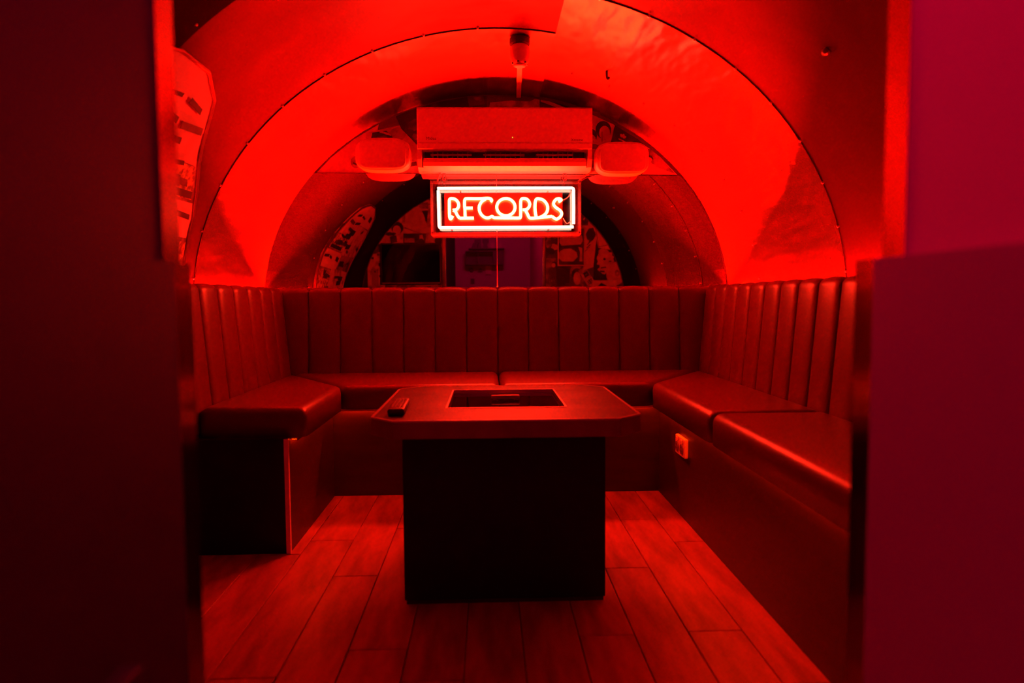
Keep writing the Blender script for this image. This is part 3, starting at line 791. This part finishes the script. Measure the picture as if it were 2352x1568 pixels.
# ------------------------------------------------------------------ neon sign
SX, SY, SZc, K = .095, 3.440, 1.2955, .002168
sg = thing('neon_sign', 'lit neon sign reading RECORDS in a clear box hung below the air conditioner', 'neon sign', (SX, SY, SZc))
def sp(cx, cy, y=0):
    return Vector(((cx/6.533+980-1161.5)*K, y, -(cy/6.533+390-479)*K))
hx, hz = .372, .132
box('back_panel', (-hx+.006, hx-.006, .040, .044, -hz+.006, hz-.006), 'acrylic', sg)
box('red_backing', (-.308, .286, .030, .0335, -.081, .081), 'sign_back', sg, bev=.001, seg=1)
bm = bmesh.new()
add_box(bm, -hx, hx, -.032, .045, hz-.005, hz); add_box(bm, -hx, hx, -.032, .045, -hz, -hz+.005)
add_box(bm, -hx, -hx+.005, -.032, .045, -hz+.005, hz-.005); add_box(bm, hx-.005, hx, -.032, .045, -hz+.005, hz-.005)
build('case_wall', bm, 'acrylic_edge', sg)
bm = bmesh.new()
for d in ((-hx, hx, hz-.012, hz), (-hx, hx, -hz, -hz+.012), (-hx, -hx+.011, -hz+.012, hz-.012), (hx-.011, hx, -hz+.012, hz-.012)):
    add_box(bm, d[0], d[1], -.037, -.032, d[2], d[3], bev=.001, seg=1)
build('case_rim', bm, 'acrylic_edge', sg)
box('front_cover', (-hx+.004, hx-.004, -.0345, -.0325, -hz+.004, hz-.004), 'acrylic', sg)
for x in (-hx+.009, hx-.009):
    for z in (-hz+.009, hz-.009):
        bm = bmesh.new(); add_lathe(bm, [(.004, -.040), (.004, -.0365)], (x, 0, z), 'y', 10); build('case_screw', bm, 'alu', sg)
TR = .0071
def neon(name, strokes, m, r=TR, n=5, **k):
    bm = bmesh.new()
    for s in strokes: add_tube(bm, smooth_path([sp(a, b) for a, b in s], n), r, 8)
    return build(name, bm, m, sg, smooth=True, **k)
neon('neon_letter', [[(385, 690), (355, 735), (338, 700), (336, 600), (336, 480), (345, 440), (380, 432), (430, 446), (468, 490), (474, 545), (445, 592), (395, 603), (425, 622), (455, 680), (487, 724)]], 'neon_red', label='glowing letter R at the left end')
neon('neon_letter', [[(830, 432), (720, 434), (610, 432), (572, 444), (563, 500), (568, 600), (572, 718)], [(572, 572), (640, 572), (684, 572)], [(487, 724), (590, 722), (700, 722)]], 'neon_red', label='glowing letter E')
neon('neon_letter', [[(830, 432), (910, 428), (955, 436), (972, 458), (958, 482)], [(880, 440), (820, 480), (785, 545), (786, 610), (815, 670), (860, 708), (915, 720), (975, 698), (1005, 716), (1090, 720)]], 'neon_red', label='glowing letter C')
bm = bmesh.new()
add_tube(bm, [sp(1185+138*math.cos(a), 560-128*math.sin(a)) for a in lin(0, 2*math.pi*35/36, 35)], TR, 8, closed=True)
add_tube(bm, [sp(1090, 720), sp(1180, 722), sp(1290, 722)], TR, 8)
build('neon_letter', bm, 'neon_red', sg, smooth=True, label='glowing round letter O')
neon('neon_letter', [[(1290, 722), (1380, 722), (1404, 705), (1408, 600), (1408, 490), (1418, 445), (1452, 432), (1505, 446), (1542, 500), (1534, 556), (1495, 594), (1440, 600)], [(1475, 600), (1510, 665), (1545, 722), (1640, 722)]], 'neon_red', label='glowing second letter R')
neon('neon_letter', [[(1642, 715), (1628, 640), (1622, 560), (1628, 480), (1648, 440), (1690, 438), (1750, 458), (1800, 515), (1815, 580), (1795, 645), (1745, 692), (1700, 710)], [(1640, 722), (1720, 714), (1880, 700)]], 'neon_red', label='glowing letter D')
neon('neon_letter', [[(1978, 482), (2020, 456), (1990, 436), (1942, 446), (1908, 488), (1908, 530), (1945, 572), (2000, 610), (2025, 655), (2010, 700), (1970, 732), (1935, 738), (1880, 700)]], 'neon_red', label='glowing letter S at the right end')
bm = bmesh.new()
add_tube(bm, [sp(160, 280), sp(1200, 277), sp(2180, 277), sp(2200, 284), sp(2207, 304), sp(2209, 560), sp(2207, 815)], .0069, 8)
build('border_tube', bm, 'neon_white', sg, smooth=True)
bm = bmesh.new()
add_tube(bm, [sp(172, 312), sp(175, 560), sp(178, 840), sp(186, 858), sp(206, 864), sp(1200, 862), sp(2205, 858)], .0069, 8)
build('border_tube', bm, 'neon_white', sg, smooth=True)
bm = bmesh.new()
for a, b in ((500, 300), (1820, 320), (360, 880), (1840, 880), (2020, 440), (340, 740)):
    p = sp(a, b); add_tube(bm, [p+Vector((0, .006, 0)), p+Vector((0, .04, 0))], .0035, 6)
build('tube_support', bm, 'electrode', sg)
bm = bmesh.new()
add_tube(bm, smooth_path([sp(2030, 450, .01), sp(2090, 430, .02), sp(2150, 380, .02), sp(2170, 320, .01)], 5), .002, 6)
add_tube(bm, smooth_path([sp(2060, 720, .03), sp(2110, 800, .02), sp(2180, 760, .02)], 5), .002, 6)
build('lead_wire', bm, 'cord', sg)
for px_, pz in ((-.306, 0), (.294, 0)):
    bm = bmesh.new(); c = Vector((px_, 0, hz+.026))
    add_tube(bm, [c+Vector((.009*math.cos(a)*(1.15 if math.sin(a) < 0 else .8), 0, .024*math.sin(a))) for a in lin(0, 2*math.pi*15/16, 15)], .0026, 6, closed=True)
    h = build('snap_hook', bm, 'alu', sg, smooth=True)
    bm = bmesh.new()
    add_tube(bm, [Vector((px_, 0, hz+.010)), Vector((px_, 0, hz-.012))], .003, 6); build('eye_bolt', bm, 'alu', h)

# rail the sign hangs from, and cords
t = thing('hanging_rail', 'narrow pale rail under the air conditioner from which the sign hangs', 'rail', (.139, 3.447, 1.481))
box('rail', (-.416, .416, -.012, .050, -.006, .014), 'wood_rail', t, bev=.002)
box('rail_cover', (-.2, .13, -.016, -.012, -.002, .014), 'wood_rail', t)
bm = bmesh.new()
for x in (-.350, .250): add_tube(bm, [Vector((x, -.007, -.004)), Vector((x, -.007, -.016))], .004, 6)
build('screw_eye', bm, 'alu', t)
def cord(label, pts, r=.004):
    bm = bmesh.new(); add_tube(bm, smooth_path(pts, 8), r, 8)
    
    for v in bm.verts: v.co -= Vector((SX, SY, SZc))
    return build('power_cord', bm, 'cord', sg, smooth=True, label=label)
cord('power cord rising from the right end of the neon sign', [(.455, 3.45, 1.428), (.475, 3.44, 1.445), (.51, 3.43, 1.465), (.55, 3.42, 1.485), (.565, 3.44, 1.53), (.56, 3.47, 1.58)])
cord('power cord rising from the left end of the neon sign', [(-.245, 3.45, 1.428), (-.238, 3.43, 1.45), (-.222, 3.42, 1.475), (-.19, 3.42, 1.497)])

# ------------------------------------------------------------------ ceiling fixtures
t = thing('ceiling_spotlight', 'small cylindrical ceiling fixture at the crown of the vault', 'ceiling lamp', (.134, 2.74, 0))
ztp = vz(.134, .012)
bm = bmesh.new(); add_lathe(bm, [(.036, .0), (.040, -.006), (.040, -.026), (.036, -.032)], (0, 0, ztp), 'z', 28); build('cap', bm, 'shade', t, smooth=False)
bm = bmesh.new(); add_lathe(bm, [(.034, -.031), (.0385, -.04), (.0385, -.075), (.034, -.095), (.026, -.104)], (0, 0, ztp), 'z', 28); build('body', bm, 'white2', t, smooth=True)
bm = bmesh.new(); add_lathe(bm, [(.026, -.102), (.024, -.110), (.016, -.113)], (0, 0, ztp), 'z', 24); build('lens', bm, 'white', t, smooth=True)
bm = bmesh.new()
for k in range(6):
    a = R_(60*k+15); add_box(bm, .029*math.cos(a)-.004, .029*math.cos(a)+.004, .029*math.sin(a)-.004, .029*math.sin(a)+.004, ztp-.104, ztp-.098)
build('vent_slots', bm, 'shade', t)
bm = bmesh.new()
zz = vz(.16, .012)
pts = [Vector((.140, 2.785, zz-.008)), Vector((.150, 3.1, zz-.008)), Vector((.164, 3.487, zz-.008))]
for a, b in zip(pts, pts[1:]):
    for dx in (0,):
        q = [(a.x-.011, a.y), (a.x+.011, a.y), (b.x+.011, b.y), (b.x-.011, b.y)]
        add_prism(bm, q, 'z', zz-.013, zz-.0005)
build('cable_trunking', bm, 'white', label='slim cable trunking along the crown of the vault', cat='trunking')
bm = bmesh.new()
p = vp(math.acos((.509-CX)/VA), 2.906, .006)
add_tube(bm, smooth_path([p+Vector((0, 0, .004)), p+Vector((0, 0, -.02)), p+Vector((.004, -.002, -.034)), p+Vector((.010, -.004, -.026))], 4), .005, 8)
build('ceiling_hook', bm, 'shade', smooth=True, label='small dark hook on the vault right of the crown', cat='hook')
p = vp(math.acos((.944-CX)/VA), 1.90, .006); n = Vector((.75, 0, .66)).normalized()
bm = bmesh.new(); add_tube(bm, [p+n*.004, p-n*.004, p-n*.010], [.010, .010, .006], 12)
build('vault_bolt', bm, 'alu', smooth=False, label='single round bolt head on the right side of the vault', cat='bolt')

# ------------------------------------------------------------------ corridor furnishings (behind the camera, seen in the mirror)
YE = -1.0
t = thing('corridor_lamp', 'magenta tube lamp across the corridor ceiling before the doorway', 'lamp', (.06, .60, 2.3))
box('lamp_base', (-.36, .36, -.03, .03, -.03, 0), 'white', t, bev=.004)
bm = bmesh.new(); add_tube(bm, [Vector((-.34, 0, -.046)), Vector((.34, 0, -.046))], .014, 12); build('lamp_tube', bm, 'tube', t, smooth=True)
t = thing('wall_shelf', 'thin dark shelf on the corridor wall seen in the mirror', 'shelf', (-.01, YE, 1.435))
box('board', (-.205, .205, 0, .12, -.010, 0), 'shade', t); box('bracket', (-.15, -.14, 0, .1, -.05, -.01), 'shade', t); box('bracket', (.14, .15, 0, .1, -.05, -.01), 'shade', t)
for i, (x, w_, h_, lab) in enumerate(((-.15, .07, .06, 'slanted dark box at the left end of the corridor shelf'), (-.085, .035, .07, 'narrow dark tin on the corridor shelf'),
                                (-.02, .05, .065, 'square dark box in the middle of the corridor shelf'), (.06, .06, .06, 'grey box right of the middle of the corridor shelf'), (.14, .05, .055, 'low grey tin at the right end of the corridor shelf'))):
    bm = bmesh.new(); add_prism(bm, [(x-w_/2, 1.436), (x+w_/2, 1.436), (x+w_/2+(.012 if i == 0 else -.004), 1.436+h_), (x-w_/2+(.02 if i == 0 else .004), 1.436+h_)], 'y', YE+.03, YE+.09)
    build('storage_box', bm, 'shade' if i < 3 else 'grey', label=lab, cat='box', group='small boxes on the corridor shelf')
t = thing('wall_cabinet', 'dark open wall cabinet on the corridor wall seen in the mirror', 'cabinet', (-.035, YE, 1.325))
bm = bmesh.new()
add_box(bm, -.22, .22, 0, .01, -.08, .08); add_box(bm, -.22, .22, .01, .10, .07, .08); add_box(bm, -.22, .22, .01, .10, -.08, -.07); add_box(bm, -.22, -.21, .01, .10, -.07, .07); add_box(bm, .21, .22, .01, .10, -.07, .07)
build('body', bm, 'shade', t); box('divider', (-.08, -.072, .01, .09, -.07, .07), 'shade', t); box('door', (.10, .21, .085, .10, -.07, .07), 'shade', t)
for i, (x, z, w_, h_, lab) in enumerate(((-.11, 1.52, .075, .05, 'dark framed card above the corridor shelf, left'), (-.02, 1.525, .07, .05, 'dark framed card above the corridor shelf, right'),
        (-.185, 1.19, .05, .055, 'round dark plate below the cabinet, leftmost'), (-.085, 1.19, .06, .045, 'peaked dark ornament below the cabinet'), (.01, 1.19, .075, .11, 'tall grey card below the cabinet'), (.10, 1.20, .03, .03, 'small grey plate below the cabinet, rightmost'),
        (-.175, 1.06, .045, .06, 'dark upright card in the lowest row on the corridor wall'))):
    bm = bmesh.new()
    if 'round' in lab or 'plate' in lab: add_lathe(bm, [(w_/2, 0), (w_/2, .012), (w_/2-.006, .015)], (x, YE, z), 'y', 18)
    elif 'peaked' in lab: add_prism(bm, [(x-w_/2, z-h_/2), (x+w_/2, z-h_/2), (x+.01, z+h_/2), (x-.005, z+h_/2-.006)], 'y', YE, YE+.014)
    else:
        add_box(bm, x-w_/2, x+w_/2, YE, YE+.012, z-h_/2, z+h_/2, bev=.003); add_box(bm, x-w_/2+.006, x+w_/2-.006, YE+.011, YE+.0135, z-h_/2+.006, z+h_/2-.006)
    build('wall_ornament', bm, 'grey' if 'grey' in lab else 'shade', label=lab, cat='ornament', group='small ornaments on the corridor wall')
t = thing('floor_cabinet', 'low black cabinet against the corridor wall at the lower left', 'cabinet', (0, 0, 0))
box('body', (LOWL, LOWL+.022, -.4, .655, .005, .49), 'black', t, bev=.003); box('foot', (LOWL+.003, LOWL+.019, -.38, .64, 0, .006), 'shade', t)
